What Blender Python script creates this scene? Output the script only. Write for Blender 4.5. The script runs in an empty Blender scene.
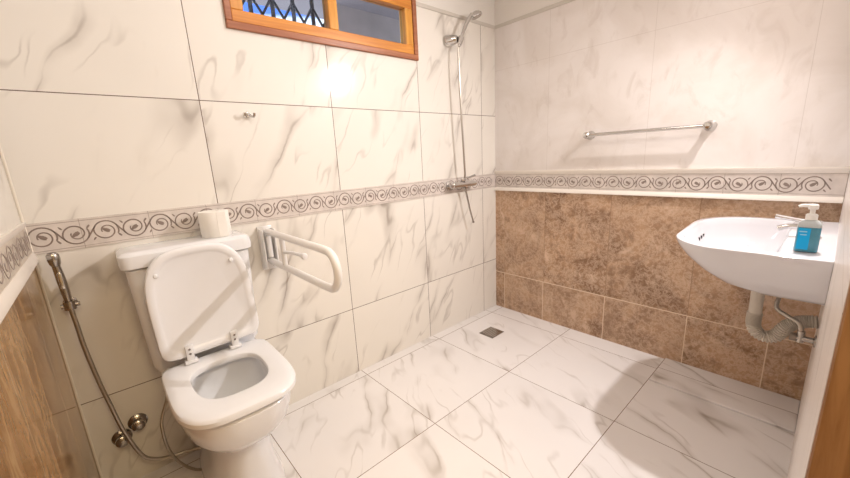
import bpy, bmesh, math, random
from mathutils import Vector, Matrix
random.seed(7)
C = bpy.context.scene.collection
SC = bpy.context.scene
PI = math.pi

# ------------------------------------------------------------------ room numbers (metres)
W = -2.532          # left wall x ; right wall x = 0
D = -1.796          # near wall y ; far (marble) wall y = 0
HC = 2.50           # ceiling
DOOR_X0, DOOR_X1 = -2.50, -1.60

# ------------------------------------------------------------------ node helpers
class NT:
    def __init__(s, name):
        s.m = bpy.data.materials.new(name); s.m.use_nodes = True
        s.t = s.m.node_tree; s.n = s.t.nodes; s.n.clear()
        s.out = s.n.new('ShaderNodeOutputMaterial')
        s.p = s.n.new('ShaderNodeBsdfPrincipled')
        s.t.links.new(s.p.outputs[0], s.out.inputs[0])
    def inp(s, sock, v):
        if isinstance(v, bpy.types.NodeSocket): s.t.links.new(v, sock)
        elif v is not None: sock.default_value = v
    def math(s, op, a, b=None, c=None, clamp=False):
        n = s.n.new('ShaderNodeMath'); n.operation = op; n.use_clamp = clamp
        s.inp(n.inputs[0], a)
        if b is not None: s.inp(n.inputs[1], b)
        if c is not None: s.inp(n.inputs[2], c)
        return n.outputs[0]
    def coords(s):
        t = s.n.new('ShaderNodeTexCoord'); x = s.n.new('ShaderNodeSeparateXYZ')
        s.t.links.new(t.outputs['Object'], x.inputs[0])
        return t.outputs['Object'], x.outputs[0], x.outputs[1], x.outputs[2]
    def vec(s, x, y, z):
        n = s.n.new('ShaderNodeCombineXYZ')
        for i, v in enumerate((x, y, z)): s.inp(n.inputs[i], v)
        return n.outputs[0]
    def noise(s, v, scale, detail=4, rough=.5, dist=0.):
        n = s.n.new('ShaderNodeTexNoise'); s.inp(n.inputs['Vector'], v)
        n.inputs['Scale'].default_value = scale; n.inputs['Detail'].default_value = detail
        n.inputs['Roughness'].default_value = rough; n.inputs['Distortion'].default_value = dist
        return n.outputs['Fac']
    def rng(s, v, a, b, c=0., d=1., smooth=True):
        n = s.n.new('ShaderNodeMapRange'); n.interpolation_type = 'SMOOTHSTEP' if smooth else 'LINEAR'
        s.inp(n.inputs[0], v)
        for i, q in enumerate((a, b, c, d)): n.inputs[i+1].default_value = q
        return n.outputs[0]
    def mix(s, f, a, b):
        n = s.n.new('ShaderNodeMix'); n.data_type = 'RGBA'
        s.inp(n.inputs[0], f)
        for k, v in ((6, a), (7, b)):
            if isinstance(v, tuple) and len(v) == 3: v = (*v, 1)
            s.inp(n.inputs[k], v)
        return n.outputs[2]
    def line(s, v, at, hw):      # 1 on a joint
        d = s.math('ABSOLUTE', s.math('SUBTRACT', v, at))
        return s.math('LESS_THAN', d, hw)
    def anyof(s, l):
        r = l[0]
        for q in l[1:]: r = s.math('MAXIMUM', r, q)
        return r
    def col(s, v):
        if isinstance(v, tuple) and len(v) == 3: v = (*v, 1)
        s.inp(s.p.inputs['Base Color'], v)
    def bump(s, h, strength, dist=.01):
        b = s.n.new('ShaderNodeBump'); b.inputs['Strength'].default_value = strength
        b.inputs['Distance'].default_value = dist; s.inp(b.inputs['Height'], h)
        s.t.links.new(b.outputs[0], s.p.inputs['Normal'])
    def set(s, **k):
        for a, v in k.items(): s.inp(s.p.inputs[a.replace('_', ' ')], v)
        return s.m

def plain(name, c, rough=.4, metal=0., var=.04, scale=30, **k):
    t = NT(name); co, x, y, z = t.coords()
    n = t.noise(co, scale, 3)
    lo = tuple(max(0, q*(1-var)) for q in c); hi = tuple(min(1, q*(1+var)) for q in c)
    t.col(t.mix(n, lo, hi))
    return t.set(Roughness=rough, Metallic=metal, **k)

MARBLE = (.85, .81, .745); VEIN = (.36, .31, .265); GROUT = (.16, .11, .08)

def marble_color(t, u, v, seed, ang, base=MARBLE, strength=.8, stretch=.24):
    ca, sa = math.cos(ang), math.sin(ang)
    a = t.math('ADD', t.math('MULTIPLY', u, ca), t.math('MULTIPLY', v, sa))       # along the vein
    b = t.math('SUBTRACT', t.math('MULTIPLY', v, ca), t.math('MULTIPLY', u, sa))
    w1 = t.math('MULTIPLY', t.math('SUBTRACT', t.noise(t.vec(u, v, seed), 3., 2), .5), .15)
    w2 = t.math('MULTIPLY', t.math('SUBTRACT', t.noise(t.vec(u, v, seed), 14., 3), .5), .022)
    bb = t.math('ADD', b, t.math('ADD', w1, w2))
    al = t.math('MULTIPLY', a, stretch)
    p = t.vec(al, bb, t.math('MULTIPLY', seed, 3.71))
    n1 = t.noise(p, 3.3, 2, .45)
    d1 = t.math('ABSOLUTE', t.math('SUBTRACT', n1, .5))
    mask = t.rng(t.noise(t.vec(u, v, t.math('ADD', seed, .4)), 3.2, 2), .40, .66)
    thin = t.math('MULTIPLY', t.rng(d1, 0, .012, 1, 0), mask)
    soft = t.math('MULTIPLY', t.rng(d1, 0, .055, 1, 0), mask)
    n2 = t.noise(t.vec(al, bb, t.math('ADD', t.math('MULTIPLY', seed, 5.3), 9.)), 6.5, 2, .5)
    d2 = t.math('ABSOLUTE', t.math('SUBTRACT', n2, .5))
    mask2 = t.rng(t.noise(t.vec(u, v, t.math('ADD', seed, 7.7)), 4.5, 2), .44, .70)
    fine = t.math('MULTIPLY', t.rng(d2, 0, .022, 1, 0), mask2)
    f = t.math('ADD', t.math('MULTIPLY', thin, .42*strength), t.math('MULTIPLY', soft, .40*strength))
    f = t.math('ADD', f, t.math('MULTIPLY', fine, .38*strength), clamp=True)
    cloud = t.noise(t.vec(u, v, seed), 1.6, 3)
    bs = t.mix(t.rng(cloud, .3, .7), tuple(q*.95 for q in base), base)
    return t.mix(f, bs, VEIN)

def M_marble_wall():
    t = NT('marble_wall_tile'); co, x, y, z = t.coords()
    u0, du = -.160, .596
    k = t.math('FLOOR', t.math('DIVIDE', t.math('SUBTRACT', x, u0), du))
    row = t.math('ADD', t.math('ADD', t.math('GREATER_THAN', z, .405), t.math('GREATER_THAN', z, 1.04)), t.math('GREATER_THAN', z, 1.511))
    seed = t.math('ADD', k, t.math('MULTIPLY', row, 17.3))
    c = marble_color(t, x, z, seed, math.radians(62), strength=1.05)
    lines = [t.line(x, u0 - du*i, .0016) for i in range(4)] + [t.line(z, q, .0016) for q in (.405, 1.511)]
    c = t.mix(t.anyof(lines), c, GROUT)
    c = t.mix(t.math('GREATER_THAN', z, 2.118), c, (.83, .80, .75))
    t.col(c)
    return t.set(Roughness=.14, Specular_IOR_Level=.22)

def M_floor():
    t = NT('marble_floor_tile'); co, x, y, z = t.coords()
    x0, dx, y0, dy = -.141, .597, -.065, .583
    i = t.math('FLOOR', t.math('DIVIDE', t.math('SUBTRACT', x, x0), dx))
    j = t.math('FLOOR', t.math('DIVIDE', t.math('SUBTRACT', y, y0), dy))
    seed = t.math('ADD', t.math('MULTIPLY', i, 3.17), t.math('MULTIPLY', j, 11.9))
    c = marble_color(t, x, y, seed, math.radians(60), base=(.85, .82, .81), strength=.95)
    lines = [t.line(x, x0 - dx*q, .0015) for q in range(5)] + [t.line(y, y0 - dy*q, .0015) for q in range(7)]
    c = t.mix(t.anyof(lines), c, (.20, .13, .09))
    t.col(c)
    return t.set(Roughness=.22, Specular_IOR_Level=.4)

def stone_color(t, co, dark=(.20, .105, .055), mid=(.50, .310, .185), light=(.76, .58, .44), stretch=None):
    v = co if stretch is None else stretch
    n1 = t.noise(v, 4.2, 8, .62, .8)
    n2 = t.noise(v, 20, 10, .75, .3)
    n3 = t.noise(v, 60, 4, .6, .4)
    c = t.mix(t.rng(n1, .33, .62), dark, mid)
    d = t.math('ABSOLUTE', t.math('SUBTRACT', n2, .5))
    c = t.mix(t.math('MULTIPLY', t.rng(d, 0, .06, 1, 0), .55), c, light)
    c = t.mix(t.math('MULTIPLY', t.rng(n3, .5, .72), .35), c, light)
    c = t.mix(t.math('MULTIPLY', t.rng(n3, .28, .46, 1, 0), .35), c, dark)
    n4 = t.noise(v, 7., 10, .72, .3)
    c = t.mix(t.rng(n4, .53, .68, 0, .75), c, light)
    c = t.mix(t.rng(n4, .34, .46, .75, 0), c, dark)
    return c

def upper_right_color(t, co, y, z):
    n = t.noise(co, 2.6, 5, .55, .7); m = t.noise(t.vec(0., y, t.math('MULTIPLY', z, .6)), 9, 4, .6, 1.)
    c = t.mix(t.rng(n, .35, .65), (.76, .705, .665), (.845, .80, .775))
    c = t.mix(t.math('MULTIPLY', t.rng(m, .52, .72), .4), c, (.62, .55, .50))
    ln = t.anyof([t.line(y, q, .0012) for q in (-.43, -1.03, -1.63)] + [t.line(z, 1.82, .0012)])
    return t.mix(t.math('MULTIPLY', ln, .25), c, (.35, .28, .22))

def M_right():
    t = NT('brown_stone_wall_tile'); co, x, y, z = t.coords()
    low = t.math('LESS_THAN', z, .301)
    # every tile gets its own stone
    s = None
    for q in (-.084, -.426, -.866, -1.313, -1.65):
        g = t.math('LESS_THAN', y, q); s = g if s is None else t.math('ADD', s, g)
    v = t.vec(t.math('ADD', t.math('MULTIPLY', s, 2.7), t.math('MULTIPLY', low, 7.1)), y, z)
    c = stone_color(t, co, stretch=v)
    c = t.mix(t.rng(t.noise(v, .9, 2), .35, .65, 0, .4), c, (.55, .38, .26))
    lowl = t.anyof([t.line(y, q, .0022) for q in (-.084, -.426, -.866, -1.313, -1.65)])
    upl = t.anyof([t.line(y, q, .0014) for q in (-.43, -.868, -1.313)])
    g = t.math('MULTIPLY', lowl, low)
    g = t.math('MAXIMUM', g, t.line(z, .301, .0026))
    c = t.mix(g, c, (.80, .66, .50))
    c = t.mix(t.math('MULTIPLY', t.math('MULTIPLY', upl, t.math('SUBTRACT', 1., low)), .7), c, (.25, .13, .06))
    up = t.math('GREATER_THAN', z, 1.04)
    c = t.mix(up, c, upper_right_color(t, co, y, z))
    c = t.mix(t.math('GREATER_THAN', z, 2.118), c, (.82, .78, .73))
    t.col(c)
    return t.set(Roughness=t.math('ADD', .38, t.math('MULTIPLY', up, .12)), Specular_IOR_Level=.35)

def M_left():
    t = NT('polished_brown_wall_tile'); co, x, y, z = t.coords()
    v = t.vec(0., t.math('MULTIPLY', y, .36), t.math('MULTIPLY', z, .10))
    c = stone_color(t, co, dark=(.13, .055, .016), mid=(.36, .185, .070), light=(.58, .37, .18), stretch=v)
    c = t.mix(t.anyof([t.line(y, q, .0014) for q in (-.25, -.70, -1.15, -1.6)]), c, (.62, .48, .30))
    up = t.math('GREATER_THAN', z, 1.04)
    cm = marble_color(t, y, z, t.math('FLOOR', t.math('DIVIDE', y, .6)), math.radians(60), strength=.5)
    c = t.mix(up, c, cm)
    t.col(c)
    return t.set(Roughness=.13, Specular_IOR_Level=.5)

def M_near():
    t = NT('pale_near_wall_tile'); co, x, y, z = t.coords()
    c = marble_color(t, x, z, t.math('FLOOR', t.math('DIVIDE', x, .6)), math.radians(70), base=(.84, .78, .74), strength=.6)
    ln = t.anyof([t.line(x, q, .0015) for q in (-.4, -1.0)] + [t.line(z, q, .0015) for q in (.405, 1.0, 1.511)])
    t.col(t.mix(t.math('MULTIPLY', ln, .6), c, (.4, .3, .22)))
    return t.set(Roughness=.3)

def M_wood(name, a, b, axis=0, rough=.32, sc=1.):
    t = NT(name); co, x, y, z = t.coords()
    xs = [t.math('MULTIPLY', q, 38.*sc) for q in (x, y, z)]
    xs[axis] = t.math('MULTIPLY', (x, y, z)[axis], 2.6*sc)
    n = t.noise(t.vec(*xs), 1., 5, .6, .8)
    n2 = t.noise(co, 5, 2)
    c = t.mix(t.rng(n, .3, .72), a, b)
    c = t.mix(t.rng(n2, .3, .7, 0, .3), c, a)
    t.col(c)
    return t.set(Roughness=rough)

def M_frieze(name, base):
    t = NT(name); co, x, y, z = t.coords()
    n = t.noise(co, 14, 5, .6, .5)
    c = t.mix(t.rng(n, .3, .7), tuple(q*.84 for q in base), base)
    ln = t.anyof([t.line(z, q, .0010) for q in (.9945, 1.0845)])
    ln = t.math('MAXIMUM', ln, t.math('LESS_THAN', t.math('PINGPONG', t.math('ADD', x, y), .1), .0008))
    t.col(t.mix(t.math('MULTIPLY', ln, .75), c, (.27, .21, .17)))
    return t.set(Roughness=.25)

def M_glass(name, c, rough=.02, ior=1.45):
    t = NT(name); co, x, y, z = t.coords()
    t.col(t.mix(t.noise(co, 8), c, tuple(q*.95 for q in c)))
    return t.set(Roughness=rough, Transmission_Weight=1., IOR=ior)

m_marble = M_marble_wall(); m_floor = M_floor(); m_right = M_right(); m_left = M_left(); m_near = M_near()
m_ceil = plain('ceiling_paint', (.85, .82, .78), .8, var=.01)
m_hall = plain('hall_paint', (.84, .76, .64), .85, var=.02)
m_wood = M_wood('orange_varnished_wood', (.55, .19, .03), (.74, .33, .06), 0)
m_woodv = M_wood('orange_varnished_wood_upright', (.60, .25, .04), (.78, .40, .08), 2)
m_wooddark = M_wood('red_brown_wood', (.30, .10, .045), (.46, .19, .09), 0)
m_door = M_wood('brown_door_wood', (.27, .125, .045), (.42, .225, .095), 2, .4, 1.6)
m_frieze = M_frieze('frieze_tile', (.74, .67, .62))
m_frieze_left = M_frieze('frieze_tile_left', (.70, .62, .52))
m_scroll = plain('scroll_relief_brown', (.25, .195, .165), .4, var=.15)
m_mould = plain('cream_moulding', (.86, .80, .73), .22, var=.03)
m_corner = plain('pale_corner_joint', (.86, .80, .70), .5, var=.03)
m_cove = plain('grey_tile_edge_strip', (.62, .58, .52), .4, var=.03)
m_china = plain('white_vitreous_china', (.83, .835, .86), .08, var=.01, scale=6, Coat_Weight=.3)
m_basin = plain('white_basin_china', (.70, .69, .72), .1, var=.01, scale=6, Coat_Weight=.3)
m_plastic = plain('white_seat_plastic', (.83, .835, .86), .22, var=.01, scale=8)
m_bowlin = plain('bowl_china_inside', (.78, .78, .79), .1, var=.02, scale=6)
m_water = M_glass('water', (.85, .9, .9), .0, 1.33)
m_white_metal = plain('white_enamelled_steel', (.84, .82, .80), .28, var=.02)
m_plate = plain('pale_steel_plate', (.72, .70, .68), .35, .35, var=.05)
m_chrome = plain('chrome', (.66, .65, .64), .12, 1., var=.05)
m_chrome_dark = plain('worn_chrome', (.43, .40, .37), .24, 1., var=.12)
m_hose = plain('steel_hose_braid', (.45, .41, .36), .3, 1., var=.2, scale=300)
m_dark = plain('dark_gap', (.06, .05, .045), .6)
m_paper = plain('toilet_paper', (.87, .84, .79), .9, var=.02, scale=80)
m_core = plain('cardboard_core', (.38, .28, .20), .9)
m_trap = plain('grey_plastic_pipe', (.62, .565, .49), .4, var=.05)
m_trapdark = plain('dark_grey_pipe_nut', (.26, .21, .17), .5, var=.05)
m_bluelabel = plain('bright_blue_label', (.0, .42, .85), .35, var=.04)
m_teal = plain('blue_liquid_bottle', (.10, .34, .46), .12, var=.1, scale=60, Transmission_Weight=.25)
m_clear = plain('clear_bottle_plastic', (.66, .70, .70), .1, var=.03, Transmission_Weight=.35)
m_pump = plain('white_pump_plastic', (.85, .83, .80), .35, var=.01)
m_print = plain('pale_blue_print', (.35, .66, .85), .5)
m_pane = M_glass('window_glass', (.80, .86, .92), .01, 1.1)
m_iron = plain('grey_iron_grille', (.10, .11, .15), .5)
m_eave = plain('grey_eave_paint', (.36, .31, .33), .8, var=.1, scale=4)
m_nbr = plain('grey_outside_wall', (.60, .53, .52), .9, var=.25, scale=6)
m_grate = plain('drain_grate_steel', (.30, .27, .24), .35, .9, var=.15)

# ------------------------------------------------------------------ mesh helpers
def bx(bm, x0, x1, y0, y1, z0, z1, bevel=0., seg=2):
    vs = [bm.verts.new(p) for p in ((x0,y0,z0),(x1,y0,z0),(x1,y1,z0),(x0,y1,z0),(x0,y0,z1),(x1,y0,z1),(x1,y1,z1),(x0,y1,z1))]
    fs = [bm.faces.new([vs[i] for i in f]) for f in ((0,3,2,1),(4,5,6,7),(0,1,5,4),(1,2,6,5),(2,3,7,6),(3,0,4,7))]
    if bevel:
        es = {e for f in fs for e in f.edges}
        bmesh.ops.bevel(bm, geom=list(es), offset=bevel, segments=seg, profile=.5, affect='EDGES')
    return bm

def frame_at(d, up=Vector((0,0,1))):
    d = d.normalized()
    if abs(d.dot(up)) > .95: up = Vector((1,0,0))
    a = d.cross(up).normalized(); b = a.cross(d)
    return a, b

def tube(bm, pts, r, n=14, caps=True):
    """tube through pts, r a number or list, parallel-transported"""
    pts = [Vector(p) for p in pts]; rs = r if isinstance(r, (list, tuple)) else [r]*len(pts)
    a = None; rings = []
    for i, p in enumerate(pts):
        d = (pts[min(i+1, len(pts)-1)] - pts[max(i-1, 0)]).normalized()
        if a is None: a, b = frame_at(d)
        else:
            a = (a - d*a.dot(d)).normalized(); b = a.cross(d)
        rings.append([bm.verts.new(p + (a*math.cos(t) + b*math.sin(t))*rs[i]) for t in [2*PI*k/n for k in range(n)]])
    for q, w in zip(rings, rings[1:]):
        for k in range(n): bm.faces.new((q[k], q[(k+1)%n], w[(k+1)%n], w[k]))
    if caps:
        bm.faces.new(list(reversed(rings[0]))); bm.faces.new(rings[-1])
    return bm

def smooth_path(ctrl, n=10):
    P = [Vector(p) for p in ctrl]; P = [2*P[0]-P[1]] + P + [2*P[-1]-P[-2]]
    out = []
    for i in range(1, len(P)-2):
        for k in range(n):
            t = k/n; p0, p1, p2, p3 = P[i-1:i+3]
            out.append(.5*((2*p1) + (p2-p0)*t + (2*p0-5*p1+4*p2-p3)*t*t + (3*p1-p0-3*p2+p3)*t**3))
    out.append(P[-2]); return out

def lathe(bm, o, axis, prof, n=28, ry=1.):
    """prof: (radius, distance along axis)"""
    o = Vector(o); axis = Vector(axis).normalized(); a, b = frame_at(axis)
    rings = [[bm.verts.new(o + axis*h + (a*math.cos(2*PI*k/n) + b*math.sin(2*PI*k/n)*ry)*max(r, 1e-5)) for k in range(n)] for r, h in prof]
    for q, w in zip(rings, rings[1:]):
        for k in range(n): bm.faces.new((q[k], q[(k+1)%n], w[(k+1)%n], w[k]))
    bm.faces.new(list(reversed(rings[0]))); bm.faces.new(rings[-1])
    return bm

def loft(bm, rings, cap0=True, cap1=True):
    R = [[bm.verts.new(p) for p in r] for r in rings]; n = len(R[0])
    for q, w in zip(R, R[1:]):
        for k in range(n): bm.faces.new((q[k], q[(k+1)%n], w[(k+1)%n], w[k]))
    if cap0: bm.faces.new(list(reversed(R[0])))
    if cap1: bm.faces.new(R[-1])
    return R

def obj(name, bm, mat, parent=None, smooth=True, sharp=35, **props):
    bmesh.ops.remove_doubles(bm, verts=bm.verts, dist=1e-6)
    bmesh.ops.recalc_face_normals(bm, faces=bm.faces)
    me = bpy.data.meshes.new(name); bm.to_mesh(me); bm.free()
    for m in (mat if isinstance(mat, (list, tuple)) else [mat]): me.materials.append(m)
    if smooth:
        me.polygons.foreach_set('use_smooth', [True]*len(me.polygons))
        me.set_sharp_from_angle(angle=math.radians(sharp))
    o = bpy.data.objects.new(name, me); C.objects.link(o)
    if parent:
        o.parent = parent
        if parent.type == 'EMPTY': o.matrix_parent_inverse = Matrix.Translation(-parent.location)
        else: o.matrix_parent_inverse = Matrix.Identity(4)
    for k, v in props.items(): o[k] = v
    return o

def thing(name, label, cat, loc, group=None):
    e = bpy.data.objects.new(name, None); C.objects.link(e); e.location = loc; e.empty_display_size = .05
    e['label'] = label; e['category'] = cat
    if group: e['group'] = group
    return e
def struct(name, bm, mat, smooth=False, label=None, parent=None):
    o = obj(name, bm, mat, parent, smooth)
    if parent is None: o['kind'] = 'structure'
    if label: o['label'] = label
    return o
B = bmesh.new

# ------------------------------------------------------------------ shell
WX0, WX1, WZ0, WZ1 = -1.80, -.75, 1.80, 2.150       # window hole
struct('floor', bx(B(), W-.15, .15, D, .15, -.1, 0), m_floor)
bm = B()
bx(bm, W-.15, WX0, 0, .15, 0, HC); bx(bm, WX1, .15, 0, .15, 0, HC)
bx(bm, WX0, WX1, 0, .15, 0, WZ0); bx(bm, WX0, WX1, 0, .15, WZ1, HC)
struct('wall_back', bm, m_marble)
struct('wall_right', bx(B(), 0, .15, D, 0, 0, HC), m_right)
struct('wall_left', bx(B(), W-.15, W, D, 0, 0, HC), m_left)
bm = B()
bx(bm, DOOR_X1, .15, D-.15, D, 0, HC); bx(bm, W-.15, DOOR_X0, D-.15, D, 0, HC); bx(bm, DOOR_X0, DOOR_X1, D-.15, D, 2.12, HC)
struct('wall_front', bm, m_near)
struct('ceiling', bx(B(), W-.15, .15, D-.15, .15, HC, HC+.1), m_ceil)
# hall behind the doorway
struct('floor_hall', bx(B(), -4.0, .15, -4.2, D, -.1, 0), plain('hall_floor_tile', (.66, .56, .44), .4))
bm = B()
bx(bm, -4.15, -4.0, -4.2, D-.15, 0, HC); bx(bm, .15, .3, -4.2, D-.15, 0, HC); bx(bm, -4.0, .15, -4.35, -4.2, 0, HC)
bx(bm, -4.15, W-.15, D-.15, D-.05, 0, HC)
struct('wall_hall', bm, m_hall)
struct('ceiling_hall', bx(B(), -4.15, .3, -4.35, D-.15, HC, HC+.1), m_ceil)
# wooden door lining seen at the right edge
dr = bpy.data.objects.new('door_1', None); C.objects.link(dr); dr.location = (DOOR_X1, D-.075, 0); dr['kind'] = 'structure'
dr['label'] = 'brown wooden door frame at the right edge of the photo'
obj('door_jamb', bx(B(), DOOR_X1-.018, DOOR_X1, D-.165, D-.0005, 0, 2.12, .002, 1), m_door, dr, False)
obj('door_jamb', bx(B(), DOOR_X0, DOOR_X0+.015, D-.165, D-.0005, 0, 2.12, .002, 1), m_door, dr, False)
obj('door_head', bx(B(), DOOR_X0+.015, DOOR_X1-.018, D-.165, D-.0005, 2.095, 2.12), m_door, dr, False)

# ------------------------------------------------------------------ friezes with scrollwork
def scroll_bm(x_of, n0, n1, step, zc, R, thick):
    """running scroll: x_of(s, z, h) turns run position into a point standing h off the wall"""
    bm = B()
    def ribbon(pts, w):
        L = []
        for i, (s, z, ww) in enumerate(pts):
            a = pts[max(i-1, 0)]; b = pts[min(i+1, len(pts)-1)]
            dx, dz = b[0]-a[0], b[1]-a[1]; l = math.hypot(dx, dz) or 1
            nx, nz = -dz/l*w*ww/2, dx/l*w*ww/2
            L.append([bm.verts.new(x_of(s+nx, z+nz, 0)), bm.verts.new(x_of(s+nx*.6, z+nz*.6, thick)),
                      bm.verts.new(x_of(s-nx*.6, z-nz*.6, thick)), bm.verts.new(x_of(s-nx, z-nz, 0))])
        for p, q in zip(L, L[1:]):
            for k in range(3): bm.faces.new((p[k], p[k+1], q[k+1], q[k]))
    def blob(s, z, a, b, ang):
        n = 10; c = bm.verts.new(x_of(s, z, thick*1.2)); ca, sa = math.cos(ang), math.sin(ang)
        ring = []
        for k in range(n):
            t = 2*PI*k/n; u, v = a*math.cos(t)*(1+.25*math.cos(3*t)), b*math.sin(t)
            ring.append(bm.verts.new(x_of(s+u*ca-v*sa, z+u*sa+v*ca, 0)))
        for k in range(n): bm.faces.new((c, ring[k], ring[(k+1)%n]))
    for i in range(n0, n1):
        s0 = i*step; up = 1 if i % 2 == 0 else -1
        def P(deg, r): a = math.radians(deg); return (s0 + r*math.cos(a), zc + up*r*math.sin(a))
        pts = []
        for k in range(44):                      # over the top, round the far side, under and into the middle
            f = k/43; deg = 204 - f*585; r = R if deg > 10 else R*(1 - .66*((10-deg)/391)**.85)
            x, z = P(deg, r); pts.append((x, z, 1. if f < .6 else 1.15 - .35*f))
        ribbon(pts, R*.135)
        th = math.acos(min(1, 2*R/step))         # inner tangent carrying the stem to the next scroll
        a0 = (s0 + R*math.cos(th), zc + up*R*math.sin(th)); b0 = (s0 + step - R*math.cos(th), zc - up*R*math.sin(th))
        ribbon([(a0[0]+(b0[0]-a0[0])*k/5, a0[1]+(b0[1]-a0[1])*k/5, 1.) for k in range(6)], R*.135)
        blob(s0 - R*.02, zc + up*R*.02, R*.36, R*.20, up*.6)
        blob(s0 + R*.22, zc + up*R*.20, R*.16, R*.12, up*.2)
        blob(s0 + step*.5 + R*.16, zc + up*R*.62, R*.24, R*.09, -up*.9)
        blob(s0 + step*.5 - R*.16, zc - up*R*.70, R*.20, R*.08, -up*.9)
    return bm
ZF0, ZF1 = .987, 1.092; ZC = .5*(ZF0+ZF1)
tr = struct('trim_1', bx(B(), W+.007, -.007, -.004, 0, ZF0, ZF1), m_frieze, label='grey scroll frieze band along the white marble wall')
obj('scroll_relief', scroll_bm(lambda s, z, h: Vector((-.0045 - s, -.004-h, z)), 1, 31, .083, ZC, .0350, .0012), m_scroll, tr)
def moulding_profile(zs):    # (offset from wall, z)
    return zs
def run_prism(prof, axis, a, b, wall, sgn):
    bm = B(); R = []
    for t in (a, b):
        R.append([bm.verts.new((wall + sgn*o, t, z) if axis == 'y' else (t, wall + sgn*o, z)) for o, z in prof])
    n = len(prof)
    for k in range(n): bm.faces.new((R[0][k], R[0][(k+1)%n], R[1][(k+1)%n], R[1][k]))
    bm.faces.new(R[0]); bm.faces.new(list(reversed(R[1])))
    return bm
def arc_prof(z0, z1, depth, flip=False, n=8):
    p = [(0, z0)]
    for k in range(n+1):
        t = k/n; o = depth*(.45 + .55*math.sin(t*PI*.5)) if not flip else depth*(.45 + .55*math.cos(t*PI*.5))
        p.append((o, z0 + (z1-z0)*t))
    p.append((0, z1)); return p
tr2 = struct('trim_2', bx(B(), -.005, 0, D+.001, -.005, .984, 1.087), m_frieze, label='grey scroll frieze band between cream mouldings on the right wall')
obj('scroll_relief', scroll_bm(lambda s, z, h: Vector((-.005-h, -.04-s, z)), 0, 21, .083, 1.036, .0350, .0012), m_scroll, tr2)
obj('moulding', run_prism(arc_prof(1.085, 1.112, .017), 'y', D+.001, -.001, 0, -1), m_mould, tr2)
obj('moulding', run_prism(arc_prof(.962, .986, .017, True), 'y', D+.001, -.001, 0, -1), m_mould, tr2)
tr3 = struct('trim_3', bx(B(), W, W+.005, D+.001, -.005, ZF0+.01, ZF1-.01), m_frieze_left, label='scroll frieze band between mouldings on the left wall')
obj('scroll_relief', scroll_bm(lambda s, z, h: Vector((W+.005+h, -.045-s, z)), 0, 21, .083, ZC, .0335, .0012), m_scroll, tr3)
obj('moulding', run_prism(arc_prof(1.080, 1.100, .010), 'y', D+.001, -.006, W, 1), m_mould, tr3)
obj('moulding', run_prism(arc_prof(.966, .998, .014, True), 'y', D+.001, -.006, W, 1), m_mould, tr3)
bm = B(); bx(bm, WX1, -.006, -.006, 0, 2.096, 2.119, .002, 1); struct('trim_4', bm, m_cove, label='thin grey edge strip above the marble tiles')
struct('trim_5', bx(B(), -.006, 0, D, 0, 2.096, 2.119, .002, 1), m_cove, label='thin grey edge strip above the right wall tiles')
struct('trim_6', bx(B(), W, W+.007, -.007, 0, 0, 2.3, .002, 1), m_corner, label='pale joint strip in the left corner')
# low marble strip along the foot of the right wall
struct('trim_7', bx(B(), -.29, 0, D, -1.235, 0, .011, .005, 2), m_floor, label='slightly raised marble strip on the floor below the basin')

# ------------------------------------------------------------------ window
wn = bpy.data.objects.new('window_1', None); C.objects.link(wn); wn.location = ((WX0+WX1)/2, 0, WZ0); wn['kind'] = 'structure'
wn['label'] = 'high orange wooden window with two panes above the toilet'
def rect_frame(x0, x1, z0, z1, w, y0, y1, wb=None, bev=.003):
    bm = B(); wb = wb or w
    bx(bm, x0, x1, y0, y1, z0, z0+wb, bev, 1); bx(bm, x0, x1, y0, y1, z1-w, z1, bev, 1)
    return bm
def rect_sides(x0, x1, z0, z1, w, y0, y1, bev=.003):
    bm = B(); bx(bm, x0, x0+w, y0, y1, z0, z1, bev, 1); bx(bm, x1-w, x1, y0, y1, z0, z1, bev, 1); return bm
bm = rect_frame(WX0, WX1, WZ0, WZ1, .030, -.014, .10); fr = obj('window_casing', bm, m_wooddark, wn, False)
obj('window_casing_side', rect_sides(WX0, WX1, WZ0+.03, WZ1-.03, .026, -.014, .10), m_wooddark, wn, False)
MX0, MX1 = -1.318, -1.268
obj('window_sash_rail', rect_frame(WX0+.027, WX1-.027, WZ0+.031, WZ1-.031, .050, -.004, .055, .048), m_wood, wn, False)
bm = rect_sides(WX0+.027, WX1-.027, WZ0+.079, WZ1-.081, .052, -.004, .055); obj('window_stile', bm, m_woodv, wn, False)
obj('window_mullion', bx(B(), MX0, MX1, -.004, .055, WZ0+.079, WZ1-.081, .003, 1), m_woodv, wn, False)
obj('pane', bx(B(), WX0+.079, MX0, .030, .034, WZ0+.079, WZ1-.081), m_pane, wn, False)
obj('pane', bx(B(), MX1, WX1-.079, .030, .034, WZ0+.079, WZ1-.081), m_pane, wn, False)
bm = B()
k = 0; x = WX0 + .04
while x < MX1 - .02:
    for s in (-1, 1):
        tube(bm, [(x + (0 if s > 0 else .10), .082, WZ0+.03), (x + (.10 if s > 0 else 0), .082, WZ0+.19)], .006, 6)
    bx(bm, x-.009, x+.009, .078, .086, WZ0+.03, WZ1-.03)
    x += .10
obj('grille', bm, m_iron, wn, False)
# outside: eave and a neighbouring grey wall
struct('ceiling_eave', bx(B(), -3.2, 1.5, .15, 1.0, 2.30, 2.38), m_eave, label='grey eave outside the window')
struct('wall_outside', bx(B(), -.85, 1.6, .70, .85, 0, 2.30), m_nbr, label='grey wall outside the window')

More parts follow.
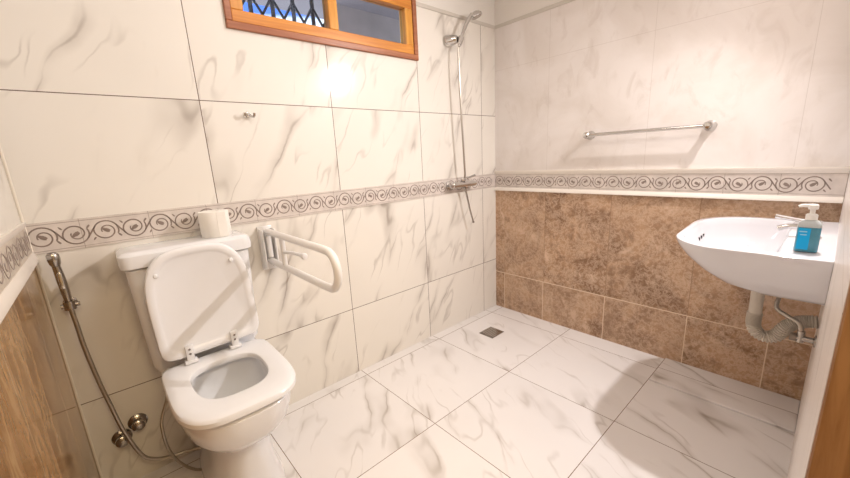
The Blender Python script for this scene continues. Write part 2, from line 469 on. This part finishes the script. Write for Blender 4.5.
# ------------------------------------------------------------------ outlines
def superD(cx, y_back, y_front, hw, nf=2.7, nb=5., n=72):
    """D shaped outline in plan: squarish at the back, rounded at the front (front is -y)"""
    cy = y_back - (y_back - y_front)*.42; pts = []
    for k in range(n):
        t = 2*PI*k/n; c, s = math.cos(t), math.sin(t)
        e = nb if s > 0 else nf; ry = (y_back - cy) if s > 0 else (cy - y_front)
        pts.append((cx + hw*math.copysign(abs(c)**(2/e), c), cy + ry*math.copysign(abs(s)**(2/e), s)))
    return pts
def ring(o, z): return [(x, y, z) for x, y in o]
def rrect(x0, x1, y0, y1, radii, n=9):
    """rounded rectangle, radii for corners (x1,y1),(x0,y1),(x0,y0),(x1,y0), ccw"""
    P = []
    for (cx, cy, a0), r in zip(((x1, y1, 0), (x0, y1, PI/2), (x0, y0, PI), (x1, y0, 1.5*PI)), radii):
        sx = -1 if cx == x1 else 1; sy = -1 if cy == y1 else 1
        for k in range(n):
            a = a0 + PI/2*k/(n-1); P.append((cx + sx*r + r*math.cos(a), cy + sy*r + r*math.sin(a)))
    return P

# ------------------------------------------------------------------ toilet
TX = -2.097
to = thing('toilet', 'white raised toilet with open lid and cistern against the marble wall', 'toilet', (TX, -.33, 0))
SZ = .530
bm = B()
PX = TX + .008
rings = [ring(superD(PX, -.03, -.50, .135, 3., 5), 0.), ring(superD(PX, -.03, -.50, .132, 3., 5), .02),
         ring(superD(PX, -.05, -.485, .112, 2.8, 5), .10), ring(superD(PX, -.05, -.49, .106, 2.6, 4.5), .20),
         ring(superD(PX, -.05, -.50, .106, 2.5, 4.5), .275), ring(superD(PX, -.05, -.535, .122, 2.5, 4.5), .302), ring(superD(TX, -.05, -.59, .150, 2.6, 4.5), .335),
         ring(superD(TX, -.04, -.637, .172, 2.9, 5), .39), ring(superD(TX, -.03, -.657, .180, 3.1, 6), .45),
         ring(superD(TX, -.03, -.660, .181, 3.2, 6), .484), ring(superD(TX, -.034, -.654, .176, 3.2, 6), .491), ring(superD(TX, -.05, -.640, .163, 3.2, 6), .5015)]
# over the rim and down inside
rings += [ring(superD(TX, -.262, -.590, .128, 2.4, 3), .5015), ring(superD(TX, -.264, -.585, .124, 2.4, 3), .470),
          ring(superD(TX, -.258, -.590, .130, 2.4, 3), .445),
          ring(superD(TX, -.275, -.560, .118, 2.3, 2.6), .38), ring(superD(TX, -.29, -.52, .098, 2.3, 2.4), .33),
          ring(superD(TX, -.31, -.49, .078, 2.2, 2.2), .318), ring(superD(TX, -.33, -.46, .055, 2.1, 2.1), .27),
          ring(superD(TX, -.35, -.44, .035, 2, 2), .23)]
loft(bm, rings)
bowl = obj('bowl', bm, m_china, to)
bm = B(); loft(bm, [ring(superD(TX, -.325, -.465, .0585, 2.1, 2.1), .284), ring(superD(TX, -.325, -.465, .0585, 2.1, 2.1), .2845)])
obj('water', bm, m_water, bowl)
# seat ring
bm = B()
o = lambda d: superD(TX-.003, -.212+d*.4, -.672-d, .187+d, 3.5, 8)
i = lambda d: superD(TX, -.292-d, -.562+d, .114-d, 2.8, 2.8)
prof = [ring(o(-.006), .502), ring(o(0), .507), ring(o(0), .521), ring(o(-.004), .527), ring(o(-.012), SZ), ring(o(-.03), SZ+.0005),
        ring(i(-.010), SZ-.001), ring(i(-.003), SZ-.004), ring(i(0), SZ-.010), ring(i(0), .508), ring(i(-.004), .502)]
R = loft(bm, prof, False, False); n = len(R[0])
for k in range(n): bm.faces.new((R[-1][k], R[-1][(k+1)%n], R[0][(k+1)%n], R[0][k]))
obj('seat', bm, m_plastic, to)
# lid standing open: built flat in (x, t) with t up the lid, then tilted
LB, LH = .560, .408
RO = math.radians(1.2)
def lidpt(x, t, d):      # d towards the room
    a = math.radians(3.5)
    x, t = TX + (x-TX)*math.cos(RO) - t*math.sin(RO), (x-TX)*math.sin(RO) + t*math.cos(RO)
    return (x, -.222 + t*math.sin(a) - d*math.cos(a), LB + t*math.cos(a) + d*math.sin(a)*-1)
def lid_outline(d, n=72):
    pts = superD(TX, 0., -LH, .174, 3.1, 9, n)
    cx, ct = TX, LH*.5; out = []
    for x, y in pts:
        t = -y; sx = 1 - d/.174; st = 1 - d/(LH*.5)
        out.append((cx + (x-cx)*sx, ct + (t-ct)*st))
    return out
bm = B()
L = lambda d, h: [lidpt(x, t, h) for x, t in lid_outline(d)]
loft(bm, [L(.004, 0), L(0, .004), L(0, .014), L(.003, .019), L(.008, .021), L(.020, .021), L(.028, .0165), L(.034, .013)])
lid = obj('lid', bm, m_plastic, to)
for bxp in (-.128, .118):
    bm = B(); p = Vector(lidpt(TX+bxp, .325, .013)); lathe(bm, p, (0, -1, 0), [(.008, 0), (.008, .008), (.006, .011), (.002, .012)], 16); obj('bumper', bm, m_plastic, lid)
for hx in (-.087, .068):
    bm = B(); a = lidpt(TX+hx, 0, 0)
    bx(bm, TX+hx-.013, TX+hx+.013, -.252, -.238, .5315, .606, .004, 2)
    bx(bm, TX+hx-.022, TX+hx+.022, -.256, -.222, .5315, .546, .005, 2)
    h = obj('hinge', bm, m_plastic, lid)
    for zz in (.572, .590): obj('screw', lathe(B(), (TX+hx, -.252, zz), (0, -1, 0), [(.004, 0), (.004, .0015), (.001, .002)], 12), m_chrome_dark, h)
# cistern
bm = B()
cr = lambda x0, x1, y0, y1, r, z: [(x, y, z) for x, y in rrect(x0, x1, y0, y1, (.008, .008, r, r), 8)]
loft(bm, [cr(-2.285, -1.925, -.150, -.002, .03, .492), cr(-2.295, -1.910, -.160, -.002, .03, .52), cr(-2.302, -1.902, -.168, -.002, .03, .70),
          cr(-2.309, -1.897, -.174, -.002, .03, .902), cr(-2.305, -1.901, -.170, -.002, .03, .9055)])
ci = obj('cistern', bm, m_china, to)
bm = B()
loft(bm, [cr(-2.314, -1.892, -.178, -.002, .03, .9085), cr(-2.321, -1.885, -.185, -.002, .035, .913), cr(-2.323, -1.883, -.187, -.002, .037, .934),
          cr(-2.320, -1.886, -.184, -.002, .036, .956), cr(-2.308, -1.898, -.172, -.004, .03, .966), cr(-2.28, -1.926, -.15, -.01, .025, .969)])
obj('cistern_lid', bm, m_china, ci)

# toilet roll on the cistern
tp = thing('toilet_roll', 'white toilet paper roll standing on the toilet cistern', 'toilet paper', (-1.992, -.095, .969))
bm = B(); c0 = (-1.992, -.095, .9695); n = 40
pr = [(.020, 0), (.053, 0), (.055, .003), (.055, .099), (.053, .102), (.022, .102), (.020, .100), (.020, 0)]
rg = [[bm.verts.new((c0[0] + r*math.cos(2*PI*k/n), c0[1] + r*math.sin(2*PI*k/n), c0[2]+h)) for k in range(n)] for r, h in pr]
for q, w in zip(rg, rg[1:]):
    for k in range(n): bm.faces.new((q[k], q[(k+1)%n], w[(k+1)%n], w[k]))
# loose end of the sheet
bx(bm, c0[0]-.002, c0[0]+.030, c0[1]-.0565, c0[1]-.050, c0[2]+.001, c0[2]+.101)
obj('paper', bm, m_paper, tp)
bm = B()
lathe(bm, (c0[0], c0[1], c0[2]+.002), (0, 0, 1), [(.0195, 0), (.0195, .086)], 28); obj('core', bm, m_core, tp)

# ------------------------------------------------------------------ folding grab rail
GX = -1.775
gr = thing('grab_rail', 'white tubular fold-down grab rail beside the toilet on the marble wall', 'grab rail', (GX, 0, .87))
pl = obj('wall_plate', bx(B(), GX-.034, GX+.034, -.012, 0, .755, .965, .004, 2), m_plate, gr)
for zz in (.775, .945):
    for dx in (-.018, .018): obj('screw', lathe(B(), (GX+dx, -.012, zz), (0, -1, 0), [(.006, 0), (.006, .003), (.003, .004)], 12), m_chrome_dark, pl)
bm = B(); bx(bm, GX-.030, GX-.024, -.06, -.0125, .77, .955, .002, 1); bx(bm, GX+.024, GX+.030, -.06, -.0125, .77, .955, .002, 1)
obj('bracket', bm, m_white_metal, gr)
zt, zb, rr = .943, .803, .0145
path = [(GX, -.035, zt), (GX, -.2, zt), (GX, -.4, zt), (GX, -.59, zt)]
for k in range(1, 12):
    a = PI/2 - PI*k/12; path.append((GX, -.61 - .078*math.cos(a)**.8, .5*(zt+zb) + .5*(zt-zb)*math.sin(a)))
path += [(GX, -.59, zb), (GX, -.4, zb), (GX, -.2, zb), (GX, -.035, zb)]
obj('rail', tube(B(), path, rr, 18), m_white_metal, gr)
obj('brace', tube(B(), [(GX, -.212, zt-.012), (GX, -.212, zb+.012)], .011, 14), m_white_metal, gr)
obj('pivot', tube(B(), [(GX, -.045, zt-.02), (GX, -.045, zb+.02)], .012, 14), m_white_metal, gr)
bm = B(); tube(bm, [(GX, -.222, .872), (GX+.012, -.25, .872), (GX+.02, -.285, .873), (GX+.02, -.37, .876)], .0075, 12)
lathe(bm, (GX+.02, -.37, .876), (0, -1, 0), [(.0075, 0), (.013, .002), (.014, .010), (.010, .017), (.003, .019)], 16)
obj('roll_arm', bm, m_white_metal, gr)

# ------------------------------------------------------------------ bidet sprayer, hose, valves at the left
bs = thing('bidet_sprayer', 'chrome bidet sprayer hung in the left corner with a long metal hose', 'sprayer', (-2.475, 0, .82))
bm = B()
tube(bm, [(-2.474, -.042, .80), (-2.475, -.044, .85), (-2.477, -.046, .90), (-2.479, -.050, .945)], [.009, .0125, .0125, .011], 18)
obj('handle', bm, m_chrome_dark, bs)
bm = B(); lathe(bm, (-2.479, -.048, .945), (-.03, -.12, 1), [(.011, 0), (.015, .010), (.017, .026), (.0165, .040), (.011, .048), (.003, .050)], 22)
obj('spray_head', bm, m_chrome_dark, bs)
bm = B(); bx(bm, -2.482, -2.470, -.072, -.0585, .868, .925, .003, 2); obj('trigger', bm, m_chrome, bs)
bm = B(); lathe(bm, (-2.474, 0, .800), (0, -1, 0), [(.020, 0), (.020, .004), (.011, .008), (.010, .030)], 20)
tube(bm, [(-2.474, -.042, .786), (-2.474, -.042, .816)], .0165, 18)
tube(bm, [(-2.488, -.04, .80), (-2.497, -.04, .80)], .008, 12)
tube(bm, [(-2.460, -.04, .80), (-2.448, -.04, .80)], .008, 12)
obj('holder', bm, m_chrome_dark, bs)
ctrl = [(-2.474, -.042, .79), (-2.471, -.045, .72), (-2.468, -.05, .64), (-2.456, -.06, .50), (-2.443, -.07, .40), (-2.427, -.08, .285),
        (-2.395, -.085, .155), (-2.36, -.085, .11), (-2.31, -.085, .088), (-2.26, -.09, .082), (-2.22, -.095, .075), (-2.196, -.10, .07)]
obj('hose', tube(B(), smooth_path(ctrl, 8), .0072, 12), m_hose, bs)
for nm, lab, (vx, vz), kn in (('stop_valve', 'round chrome stop valve on the wall left of the toilet, upper one', (-2.382, .252), (0, -1, 0)),
                              ('stop_valve', 'round chrome stop valve low by the left corner, lower one', (-2.440, .212), (0, -1, 0))):
    v = thing(nm, lab, 'valve', (vx, 0, vz), None)
    bm = B(); lathe(bm, (vx, 0, vz), (0, -1, 0), [(.033, 0), (.033, .003), (.024, .012), (.013, .014), (.012, .022)], 28); obj('flange', bm, m_chrome_dark, v)
    bm = B(); lathe(bm, (vx, -.022, vz), (0, -1, 0), [(.012, 0), (.021, .002), (.023, .006), (.022, .018), (.016, .023), (.004, .025)], 22)
    obj('knob', bm, m_chrome_dark, v)
sh = obj('supply_hose', tube(B(), smooth_path([(-2.262, -.045, .488), (-2.268, -.075, .42), (-2.276, -.16, .395), (-2.308, -.18, .325), (-2.316, -.20, .280), (-2.312, -.19, .20), (-2.294, -.17, .118),
        (-2.262, -.16, .052), (-2.225, -.155, .012), (-2.200, -.15, .010), (-2.196, -.14, .03)], 8), .0055, 12), m_hose)
sh['label'] = 'thin braided steel hose looping beside the toilet pedestal'; sh['category'] = 'hose'

# robe hook
hk = thing('robe_hook', 'small chrome double robe hook on the white marble wall', 'hook', (-1.771, 0, 1.460))
bm = B(); lathe(bm, (-1.771, 0, 1.462), (0, -1, 0), [(.012, 0), (.012, .005), (.008, .012), (.002, .014)], 18); obj('backplate', bm, m_chrome, hk)
for s in (-1, 1):
    obj('prong', tube(B(), smooth_path([(-1.771+s*.006, -.006, 1.462), (-1.771+s*.014, -.016, 1.454), (-1.771+s*.019, -.028, 1.452), (-1.771+s*.021, -.034, 1.466)], 5), .0055, 10), m_chrome, hk)

# ------------------------------------------------------------------ shower
sb = thing('shower_bracket', 'chrome cone wall bracket holding up the hand shower', 'shower holder', (-.44, 0, 1.945))
bm = B(); lathe(bm, (-.495, 0, 1.945), (.40, -1, .0), [(.036, .0), (.037, .008), (.034, .030), (.025, .066), (.020, .074)], 26); obj('mount', bm, m_chrome, sb)
bm = B(); tube(bm, [(-.464, -.079, 1.912), (-.447, -.082, 1.957)], [.015, .019], 18); obj('cradle', bm, m_chrome, sb)
hs = thing('hand_shower', 'chrome hand shower in its bracket near the shower corner', 'shower', (-.44, -.08, 1.90))
bm = B(); tube(bm, smooth_path([(-.468, -.079, 1.90), (-.448, -.082, 1.952), (-.420, -.086, 2.01), (-.392, -.092, 2.058), (-.362, -.098, 2.095)], 5), [.009]*5+[.0105]*5+[.012]*5+[.013]*6, 16); obj('handle', bm, m_chrome, hs)
bm = B(); lathe(bm, (-.335, -.105, 2.100), (.25, -.25, -.95), [(.012, -.016), (.026, -.010), (.037, .002), (.039, .014), (.036, .019), (.004, .019)], 30)
hd = obj('shower_head', bm, m_chrome, hs)
bm = B(); d = Vector((.25, -.25, -.95)).normalized()
lathe(bm, Vector((-.335, -.105, 2.100)) + d*.0192, d, [(.030, 0), (.030, .001)], 24); obj('spray_face', bm, m_chrome_dark, hd)
hose = [(-.470, -.079, 1.897), (-.476, -.080, 1.80), (-.472, -.081, 1.66), (-.464, -.081, 1.50), (-.452, -.080, 1.30), (-.439, -.076, 1.14), (-.436, -.072, 1.088)]
obj('hose', tube(B(), smooth_path(hose, 8), .0065, 10), m_hose, hs)
mx = thing('shower_mixer', 'chrome shower mixer bar set over the scroll frieze', 'shower mixer', (-.43, 0, 1.045))
bm = B(); tube(bm, [(-.56, -.055, 1.045), (-.545, -.055, 1.045), (-.54, -.055, 1.045), (-.33, -.055, 1.045), (-.325, -.055, 1.045), (-.31, -.055, 1.045)], [.017, .017, .021, .021, .017, .017], 20); obj('body', bm, m_chrome, mx)
for vx in (-.525, -.345):
    bm = B(); lathe(bm, (vx, -.004, 1.045), (0, -1, 0), [(.030, 0), (.029, .006), (.014, .012), (.013, .036)], 22); obj('wall_union', bm, m_chrome, mx)
bm = B(); lathe(bm, (-.435, -.055, 1.066), (0, 0, 1), [(.016, 0), (.018, .004), (.016, .018), (.008, .020)], 18)
tube(bm, [(-.435, -.058, 1.079), (-.40, -.085, 1.092), (-.365, -.105, 1.105)], [.006, .0055, .007], 10); obj('lever', bm, m_chrome, mx)
bm = B(); tube(bm, [(-.425, -.056, 1.026), (-.412, -.060, .985), (-.38, -.064, .86), (-.352, -.066, .775)], [.010, .0065, .0055, .0055], 12)
lathe(bm, (-.352, -.066, .777), (.02, 0, -.1), [(.0055, 0), (.008, .002), (.008, .012), (.003, .014)], 12); obj('outlet_pipe', bm, m_chrome_dark, mx)

# ------------------------------------------------------------------ floor drain
fd = thing('floor_drain', 'square steel drain grate in the floor of the shower corner', 'drain', (-.419, -.275, 0))
obj('rim', bx(B(), -.487, -.352, -.335, -.216, 0, .003, .001, 1), m_grate, fd, False)
bm = B()
for k in range(7):
    y = -.325 + k*.0165
    bx(bm, -.475, -.364, y-.0035, y+.0035, .003, .005)
obj('grate', bm, m_chrome, fd, False)

# ------------------------------------------------------------------ towel rail
tw = thing('towel_rail', 'chrome towel rail across the pale upper right wall', 'towel rail', (0, -1.02, 1.318))
for y in (-.722, -1.312):
    bm = B(); lathe(bm, (0, y, 1.318), (-1, 0, 0), [(.027, 0), (.027, .004), (.020, .012), (.014, .030), (.015, .050), (.019, .058), (.019, .070), (.013, .077), (.003, .079)], 26)
    obj('post', bm, m_chrome, tw)
obj('bar', tube(B(), [(-.062, -.735, 1.318), (-.062, -1.299, 1.318)], .0095, 16), m_chrome, tw)

# ------------------------------------------------------------------ wash basin on the near wall
SX0, SX1, SY0, SY1 = -.685, -.085, D, -1.345
zr = lambda x: .862 + .050*(x + .68)
wb = thing('wash_basin', 'white ceramic wash basin hung on the wall beside the door', 'basin', (-.385, D, .72))
def br(x0, x1, y0, y1, r1, r2, dz=None, z=None):
    P = rrect(x0, x1, y0, y1, (r2, r1, .004, .004), 14)
    return [(x, y, (zr(x)+dz) if z is None else z + .02*(x+.68)) for x, y in P]
bm = B()
rg = [br(-.58, -.21, SY0, -1.66, .06, .06, z=.692), br(-.62, -.17, SY0, -1.58, .09, .09, z=.697), br(-.648, -.14, SY0, -1.50, .12, .13, z=.717),
      br(-.664, -.12, SY0, -1.44, .14, .16, z=.752), br(-.676, -.10, SY0, -1.39, .15, .18, z=.797), br(-.683, -.09, SY0, -1.358, .16, .19, dz=-.030),
      br(SX0, SX1, SY0, SY1, .17, .20, dz=-.008), br(SX0+.001, SX1-.001, SY0, SY1-.001, .169, .199, dz=-.002), br(SX0+.006, SX1-.006, SY0, SY1-.006, .165, .195, dz=.001)]
IN = lambda i, y0, r, dz, rm=1.: [(x, y, zr(x)+dz) for x, y in rrect(SX0+i, SX1-i, y0, SY1-i, (min(.195-i*.6, rm), min(.165-i*.6, rm), r, r), 14)]
rg += [IN(.022, -1.672, .03, .0), IN(.027, -1.668, .03, -.006), IN(.034, -1.662, .035, -.030), IN(.050, -1.652, .045, -.075), IN(.085, -1.64, .05, -.118), IN(.12, -1.62, .05, -.131, .11), IN(.16, -1.60, .04, -.134, .055)]
loft(bm, rg)
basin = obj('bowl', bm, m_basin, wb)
bm = B(); lathe(bm, (-.46, -1.575, zr(-.46)-.1335), (0, 0, 1), [(.020, 0), (.024, .002), (.006, .004)], 20); obj('waste', bm, m_chrome, wb)
for k in range(3):
    x = -.350 + k*.036; bm = B()
    bx(bm, x-.004, x+.004, -1.3935, -1.3850, zr(x)-.067, zr(x)-.053)
    obj('overflow_slot', bm, m_dark, wb, False)

tpx = -.40; tz = zr(tpx)+.0015
tap = thing('basin_tap', 'chrome basin tap with a lever behind the soap bottle', 'tap', (tpx, -1.73, tz))
bm = B(); lathe(bm, (tpx, -1.735, tz), (0, 0, 1), [(.024, 0), (.024, .004), (.019, .008), (.018, .045), (.016, .05)], 22); obj('body', bm, m_chrome, tap)
bm = B(); tube(bm, smooth_path([(tpx, -1.735, tz+.032), (tpx, -1.70, tz+.038), (tpx, -1.665, tz+.036), (tpx, -1.640, tz+.026)], 5), .010, 14); obj('spout', bm, m_chrome, tap)
bm = B(); lathe(bm, (tpx, -1.735, tz+.050), (0, 0, 1), [(.017, 0), (.019, .004), (.016, .014), (.004, .017)], 20)
tube(bm, [(tpx, -1.728, tz+.057), (tpx, -1.685, tz+.063), (tpx, -1.628, tz+.072)], [.009, .0075, .0085], 12); obj('lever', bm, m_chrome, tap)

# soap bottle, broad face towards the door
BX, BY = -.600, -1.7275; bz = zr(BX)+.0025
sp = thing('soap_bottle', 'blue liquid soap pump bottle standing on the near edge of the basin', 'bottle', (BX, BY, bz))
def bo(hx, hy, z, r): return [(x, y, z) for x, y in rrect(BX-hx, BX+hx, BY-hy, BY+hy, (r, r, r, r), 7)]
bm = B(); loft(bm, [bo(.016, .026, bz, .010), bo(.0185, .0285, bz+.004, .012), bo(.0185, .0280, bz+.082, .012)])
body = obj('body', bm, m_teal, sp)
bm = B(); loft(bm, [bo(.0185, .0280, bz+.0822, .012), bo(.0175, .0275, bz+.093, .012), bo(.0145, .022, bz+.101, .012), bo(.010, .011, bz+.106, .0095)])
obj('shoulder', bm, m_clear, sp)
bm = B(); bx(bm, BX-.0193, BX-.0187, BY-.005, BY+.0235, bz+.008, bz+.079); lb = obj('label', bm, m_bluelabel, body, False)
bm = B(); bx(bm, BX-.0198, BX-.0194, BY+.003, BY+.021, bz+.066, bz+.070); bx(bm, BX-.0198, BX-.0194, BY+.003, BY+.018, bz+.056, bz+.059)
obj('print', bm, m_print, lb, False)
bm = B(); lathe(bm, (BX, BY, bz+.106), (0, 0, 1), [(.0145, 0), (.0145, .016), (.012, .019), (.0065, .020), (.0065, .034)], 22)
obj('collar', bm, m_pump, sp)
bm = B(); lathe(bm, (BX, BY, bz+.1402), (0, 0, 1), [(.011, 0), (.0125, .003), (.0120, .014), (.009, .017)], 20)
tube(bm, [(BX, BY+.006, bz+.1515), (BX, BY+.024, bz+.1515), (BX, BY+.034, bz+.148)], [.006, .005, .004], 12); obj('pump_head', bm, m_pump, sp)

# trap under the basin
TXP = -.42
tp2 = thing('sink_trap', 'grey corrugated plastic trap pipe hanging under the basin', 'pipe', (TXP, -1.62, .45))
bm = B(); lathe(bm, (TXP, -1.617, .695), (0, 0, -1), [(.030, 0), (.034, .004), (.034, .020), (.030, .026)], 24); obj('top_nut', bm, m_trapdark, tp2)
bm = B(); tube(bm, [(TXP, -1.617, .669), (TXP, -1.617, .662), (TXP, -1.617, .655), (TXP, -1.617, .60), (TXP, -1.618, .545)], [.032, .032, .022, .021, .021], 20); obj('tailpiece', bm, m_trap, tp2)
cen = smooth_path([(TXP, -1.618, .553), (TXP, -1.617, .520), (TXP, -1.622, .490), (TXP, -1.638, .468), (TXP, -1.662, .462), (TXP, -1.686, .472), (TXP, -1.700, .495), (TXP, -1.712, .520), (TXP, -1.735, .545), (TXP, -1.765, .560), (TXP, D+.001, .566)], 12)
dense = []
for a, b in zip(cen, cen[1:]):
    m = max(1, round((b-a).length/.0017))
    for k in range(m): dense.append(a.lerp(b, k/m))
bm = B(); tube(bm, dense, [.0250 if k % 4 in (0, 1) else .0205 for k in range(len(dense))], 18); obj('corrugated_hose', bm, m_trap, tp2)
sv = thing('angle_valve', 'dark chrome angle valve on the wall below the basin', 'valve', (-.30, D, .60))
bm = B(); lathe(bm, (-.50, D, .520), (0, 1, 0), [(.022, 0), (.022, .004), (.010, .008), (.010, .050)], 18)
tube(bm, [(-.50, D+.040, .505), (-.50, D+.040, .548)], .011, 14); obj('body', bm, m_chrome_dark, sv)
bm = B(); lathe(bm, (-.50, D+.05, .520), (0, 1, 0), [(.013, 0), (.015, .003), (.015, .016), (.011, .019)], 16); obj('knob', bm, m_trapdark, sv)
fh = obj('flexible_hose', tube(B(), smooth_path([(-.50, D+.040, .548), (-.495, -1.745, .575), (-.47, -1.71, .585), (-.44, -1.678, .60), (-.41, -1.682, .65), (-.39, -1.70, .694)], 8), .0075, 12), m_hose)
fh['label'] = 'dark braided hose rising from the valve to the underside of the basin'; fh['category'] = 'hose'

# ------------------------------------------------------------------ camera
cam = bpy.data.cameras.new('camera'); co = bpy.data.objects.new('camera', cam); C.objects.link(co); SC.camera = co
yaw, pitch, roll = map(math.radians, (41.08327545, -13.31208811, -3.04663306))
fwd = Vector((math.sin(yaw)*math.cos(pitch), math.cos(yaw)*math.cos(pitch), math.sin(pitch)))
right = Vector((math.cos(yaw), -math.sin(yaw), 0)); up = right.cross(fwd)
r2 = right*math.cos(roll) + up*math.sin(roll); u2 = -right*math.sin(roll) + up*math.cos(roll)
co.matrix_world = Matrix(((r2.x, u2.x, -fwd.x, -2.33046), (r2.y, u2.y, -fwd.y, -1.76590), (r2.z, u2.z, -fwd.z, 1.23796), (0, 0, 0, 1)))
cam.sensor_width = 36; cam.lens = 364.24437*36/850; cam.clip_start = .005
cam.shift_x = (425-422.176)/850; cam.shift_y = (244.028-239)/850

# ------------------------------------------------------------------ lights
def light(kind, name, loc, power, color, **k):
    l = bpy.data.lights.new(name, kind); l.energy = power; l.color = color
    for a, v in k.items(): setattr(l, a, v)
    o = bpy.data.objects.new(name, l); C.objects.link(o); o.location = loc; return o
lp = light('SPOT', 'lamp_over_basin', (-.34, -1.65, 2.03), 104, (1., .945, .925), shadow_soft_size=.025, spot_size=math.radians(170), spot_blend=1.)
lp.rotation_euler = (Vector((-2.3, -.58, .15)) - lp.location).to_track_quat('-Z', 'Y').to_euler()
light('AREA', 'hall_fill', (-2.1, -2.7, 2.45), 28, (1., .78, .46), shape='DISK', size=.7)  # warm fill light added in the unseen hall, shining in through the doorway
light('AREA', 'ceiling_fill', (-1.5, -.95, 2.42), 9, (1., .915, .85), shape='DISK', size=.6)  # soft fill added under the ceiling to lift the room, no fixture there

w = bpy.data.worlds.new('sky'); SC.world = w; w.use_nodes = True
nt = w.node_tree; nt.nodes.clear()
tc = nt.nodes.new('ShaderNodeTexCoord'); sx = nt.nodes.new('ShaderNodeSeparateXYZ'); cr_ = nt.nodes.new('ShaderNodeValToRGB')
bg = nt.nodes.new('ShaderNodeBackground'); ow = nt.nodes.new('ShaderNodeOutputWorld')
nt.links.new(tc.outputs['Generated'], sx.inputs[0]); nt.links.new(sx.outputs[2], cr_.inputs[0]); nt.links.new(cr_.outputs[0], bg.inputs[0]); nt.links.new(bg.outputs[0], ow.inputs[0])
e = cr_.color_ramp.elements
e[0].position = .0; e[0].color = (.85, .93, 1, 1); e[1].position = 1.; e[1].color = (.05, .10, .40, 1)
q = e.new(.3165); q.color = (.85, .93, 1, 1); q = e.new(.323); q.color = (.13, .26, .85, 1)
bg.inputs[1].default_value = 2.0

v = SC.view_settings; v.view_transform = 'Standard'; v.look = 'None'; v.gamma = 1; v.use_curve_mapping = False; v.exposure = -.10
